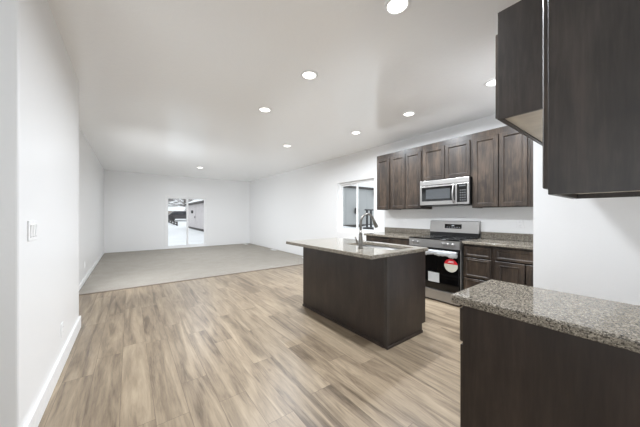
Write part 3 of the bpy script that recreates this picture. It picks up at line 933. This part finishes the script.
# ================================================================ outdoors
def snow_ground():
    m = MB(); nx, ny = 40, 60
    g = []
    for i in range(nx + 1):
        row = []
        for j in range(ny + 1):
            x = -40 + 90 * i / nx; y = -12 + 92 * j / ny
            z = -0.2 + max(0, y - 30) * 0.05 + 0.03 * math.sin(x * 1.3) * math.sin(y * 0.9)
            row.append(m.bm.verts.new((x, y, z)))
        g.append(row)
    for i in range(nx):
        for j in range(ny):
            m.bm.faces.new((g[i][j], g[i + 1][j], g[i + 1][j + 1], g[i][j + 1]))
    return m
struct(snow_ground().build('snow_ground', 'snow', None, True), 'snow covered yard')
def hill():
    m = MB(); nx, ny = 30, 14; g = []
    for i in range(nx + 1):
        row = []
        for j in range(ny + 1):
            x = -90 + 190 * i / nx; y = 62 + 110 * j / ny
            z = 1.2 + 20 * (j / ny) ** 1.1 + 1.2 * math.sin(x * 0.09 + j) + random.uniform(-0.4, 0.4)
            row.append(m.bm.verts.new((x, y, z)))
        g.append(row)
    for i in range(nx):
        for j in range(ny):
            m.bm.faces.new((g[i][j], g[i + 1][j], g[i + 1][j + 1], g[i][j + 1]))
    return m
struct(hill().build('hillside', 'snowy_brush_hill', None, True), 'snowy hillside')

def shed():
    x0, x1, y0, y1, z0, z1 = 5.25, 9.6, 13.5, 32.0, -0.2, 2.35
    t = thing('outbuilding', 'long pale outbuilding with dark eave seen through the right patio door pane', 'building', ((x0 + x1) / 2, 22, z0))
    MB().box(x0, x1, y0, y1, z0, z1).build('wall', 'shed_siding', t)
    MB().box(x0 - 0.03, x0 + 0.02, y0, y1, z0, z0 + 0.2).build('skirting', 'shed_trim', t)
    MB().box(x0 - 0.3, x0 - 0.02, y0 - 0.3, y1 + 0.3, z1 - 0.02, z1 + 0.16).build('eave', 'shed_trim', t)
    MB().prism([(x0 - 0.3, z1 + 0.16), ((x0 + x1) / 2, z1 + 1.3), (x1 + 0.3, z1 + 0.16)], 'y', y0 - 0.3, y1 + 0.3).build('snowy_roof', 'snow', t)
    d = MB(); d.box(x0 - 0.03, x0 + 0.01, 27.6, 28.6, z0 + 0.2, z0 + 2.2, 0.01)
    dr = d.build('door', 'shed_siding', t)
    MB().box(x0 - 0.08, x0 - 0.03, 27.7, 27.8, z0 + 1.15, z0 + 1.35).build('door_handle', 'dark_metal', dr)
    MB().box(x0 - 0.16, x0 - 0.0, 28.9, 29.2, 1.45, 1.75, 0.02).build('wall_lamp', 'dark_metal', t)
shed()
def neighbour():
    x0, x1, y0, y1 = 5.3, 15.0, 9.3, 12.2
    t = thing('neighbouring_garage', 'grey garage wall filling the view through the kitchen window', 'building', ((x0 + x1) / 2, 10.7, -0.2))
    m = MB(); m.box(x0, x1, y0, y1, -0.2, 2.62)
    m.build('wall', 'grey_siding', t)
    s = MB()
    for k in range(13): s.box(x0 + 0.25 + k * 0.75, x0 + 0.275 + k * 0.75, y0 - 0.012, y0, -0.2, 2.62)
    s.build('wall_batten', 'grey_siding', t)
    MB().box(x0 - 0.3, x1 + 0.3, y0 - 0.12, y1 + 0.3, 2.62, 2.72).build('eave', 'shed_trim', t)
    MB().prism([(y0 - 0.12, 2.72), ((y0 + y1) / 2, 3.5), (y1 + 0.3, 2.72)], 'x', x0 - 0.3, x1 + 0.3).build('snowy_roof', 'snow', t)
    MB().box(x0 - 0.02, x1 + 0.02, y0 - 0.03, y0, -0.2, 0.78).build('foundation', 'shed_trim', t)
    # snow banked against the foundation
neighbour()
def bank():
    m = MB(); n = 24; rows = []
    for i in range(n + 1):
        x = 5.0 + 10.3 * i / n
        h = 0.70 + 0.05 * math.sin(i * 1.1) + random.uniform(-0.02, 0.02)
        rows.append([m.bm.verts.new(p) for p in ((x, 7.6, -0.2), (x, 8.2, 0.1), (x, 8.7, h * 0.75), (x, 9.262, h))])
    for a, b in zip(rows, rows[1:]):
        for k in range(3): m.bm.faces.new((a[k], b[k], b[k + 1], a[k + 1]))
    return m
struct(bank().build('snow_bank', 'snow', None, True), 'snow banked against the garage')
def lantern(x, z, lab):
    t = thing('wall_lantern', lab, 'lantern', (x, 9.29, z), 'lanterns on the garage wall')
    MB().box(x - 0.06, x + 0.06, 9.262, 9.287, z, z + 0.3, 0.01).build('back_plate', 'dark_metal', t)
    MB().box(x - 0.08, x + 0.08, 9.10, 9.262, z + 0.02, z + 0.26, 0.02).build('lamp_body', 'dark_metal', t)
lantern(9.20, 1.33, 'dark lantern on the garage wall seen at the middle bar of the kitchen window')
lantern(10.62, 2.28, 'dark lantern high on the garage wall seen at the right edge of the kitchen window')
def grill():
    x, y, z = 9.40, 8.55, 0.5
    t = thing('outdoor_stand', 'black stand on the snow bank outside the right kitchen window pane', 'stand', (x, y, z))
    MB().tube([(x, y, z), (x, y, z + 0.05), (x, y, z + 0.16), (x, y, z + 0.18)], [0.30, 0.32, 0.30, 0.12], 20).build('base', 'dark_metal', t)
    for dx in (-0.14, 0.14):
        MB().tube([(x + dx, y, z + 0.17), (x + dx, y, z + 1.0)], 0.052, 12).build('post', 'dark_metal', t)
    MB().box(x - 0.27, x + 0.27, y - 0.06, y + 0.06, z + 0.99, z + 1.05, 0.015).build('top_bar', 'dark_metal', t)
grill()

def house(lab, x0, x1, y0, y1, z0, z1, zr):
    t = thing('house', lab, 'house', ((x0 + x1) / 2, (y0 + y1) / 2, z0), 'houses below the hillside')
    MB().box(x0, x1, y0, y1, z0, z1).build('wall', 'house_wall', t)
    MB().prism([(y0 - 0.15, z1), ((y0 + y1) / 2, zr), (y1 + 0.15, z1)], 'x', x0 - 0.2, x1 + 0.2).build('snowy_roof', 'snow', t)
    w = (x1 - x0) / 4
    for k in range(3):
        f = MB().box(x0 + w * (k + 0.6), x0 + w * (k + 1.2), y0 - 0.06, y0, z0 + 0.3, z0 + 0.85).build('window', 'white_trim', t)
        MB().box(x0 + w * (k + 0.6) + 0.1, x0 + w * (k + 1.2) - 0.1, y0 - 0.07, y0 - 0.06, z0 + 0.38, z0 + 0.77).build('pane', 'house_window', f)
house('brown house with snowy roof in the left patio door pane', 3.2, 9.5, 50, 56, 0.9, 1.95, 2.8)
house('smaller brown house with snowy roof at the left door jamb', -4.5, 2.6, 54, 59, 1.0, 1.95, 2.8)

def tree(name, lab, x, y, z, h, r, kind):
    t = thing(name, lab, 'tree', (x, y, z), 'trees and shrubs below the hillside')
    MB().tube([(x, y, z), (x, y, z + h * 0.45), (x, y, z + h * 0.9)], [0.12, 0.09, 0.03], 8).build('trunk', 'bark', t)
    m = MB()
    rr = random.Random(int(x * 10 + y))
    for k in range(26):
        a = rr.uniform(0, 2 * math.pi); el = rr.uniform(0.2, 1.2); L = r * rr.uniform(0.7, 1.2)
        b = Vector((x, y, z + h * rr.uniform(0.3, 0.7)))
        e = b + Vector((math.cos(a) * math.cos(el), math.sin(a) * math.cos(el), math.sin(el))) * L
        m.tube([b, (b + e) / 2 + Vector((0, 0, 0.1)), e], [0.05, 0.035, 0.012], 5)
        for q in range(3):
            e2 = e + Vector((rr.uniform(-1, 1), rr.uniform(-1, 1), rr.uniform(0, 1))) * L * 0.4
            m.tube([(b + e) / 2, e2], [0.03, 0.01], 4)
    m.build('crown', 'twig_crown', t)
TR = [(1.4, 49, 2.4, 'bare tree in front of the smaller house at the left door jamb'), (7.4, 44.5, 2.0, 'low bare shrub-like tree beside the parked car'),
       (8.9, 47.5, 2.6, 'bare tree at the outbuilding end of the brown house'),
      (3.0, 61, 6.0, 'tall bare tree rising behind the brown house'), (9.5, 62, 6.5, 'tall bare tree behind the outbuilding roof end'),
      (-4.0, 64, 5.6, 'tall bare tree behind the smaller house')]
for (x, y, h, lab) in TR:
    tree('bare_tree', lab, x, y, -0.2 + max(0, y - 30) * 0.05, h, h * 0.42, 0)
def fence():
    t = thing('garden_fence', 'low dark garden fence crossing the snow in the left patio door pane', 'fence', (4.3, 37, 0))
    A = Vector((4.12, 41, 0.25)); B = Vector((4.46, 34, -0.05))
    m = MB()
    for hz in (0.18, 0.42):
        m.tube([A + Vector((0, 0, hz)), B + Vector((0, 0, hz))], 0.07, 6)
    m.build('rails', 'shed_trim', t)
    for k in range(5):
        p = A.lerp(B, k / 4)
        MB().box(p.x - 0.07, p.x + 0.07, p.y - 0.07, p.y + 0.07, p.z - 0.2, p.z + 0.55).build('post', 'shed_trim', t)
fence()
def car():
    x, y, z = 6.2, 42.5, 0.42
    t = thing('car', 'dark parked car on the snow before the brown house', 'car', (x, y, z))
    MB().prism([(x - 2.1, z + 0.3), (x + 2.1, z + 0.3), (x + 2.1, z + 0.8), (x + 1.2, z + 0.9), (x + 0.7, z + 1.4), (x - 1.1, z + 1.4), (x - 1.7, z + 0.9), (x - 2.1, z + 0.8)], 'y', y - 0.85, y + 0.85).build('body', 'car_paint', t)
    for dx in (-1.3, 1.3):
        for dy in (-0.8, 0.8):
            MB().tube([(x + dx, y + dy - 0.1, z + 0.32), (x + dx, y + dy + 0.1, z + 0.32)], 0.33, 16).build('wheel', 'black_plastic', t)
    MB().prism([(x - 1.45, z + 0.92), (x + 1.05, z + 0.92), (x + 0.62, z + 1.34), (x - 1.0, z + 1.34)], 'y', y - 0.87, y + 0.87).build('side_window', 'house_window', t)
car()
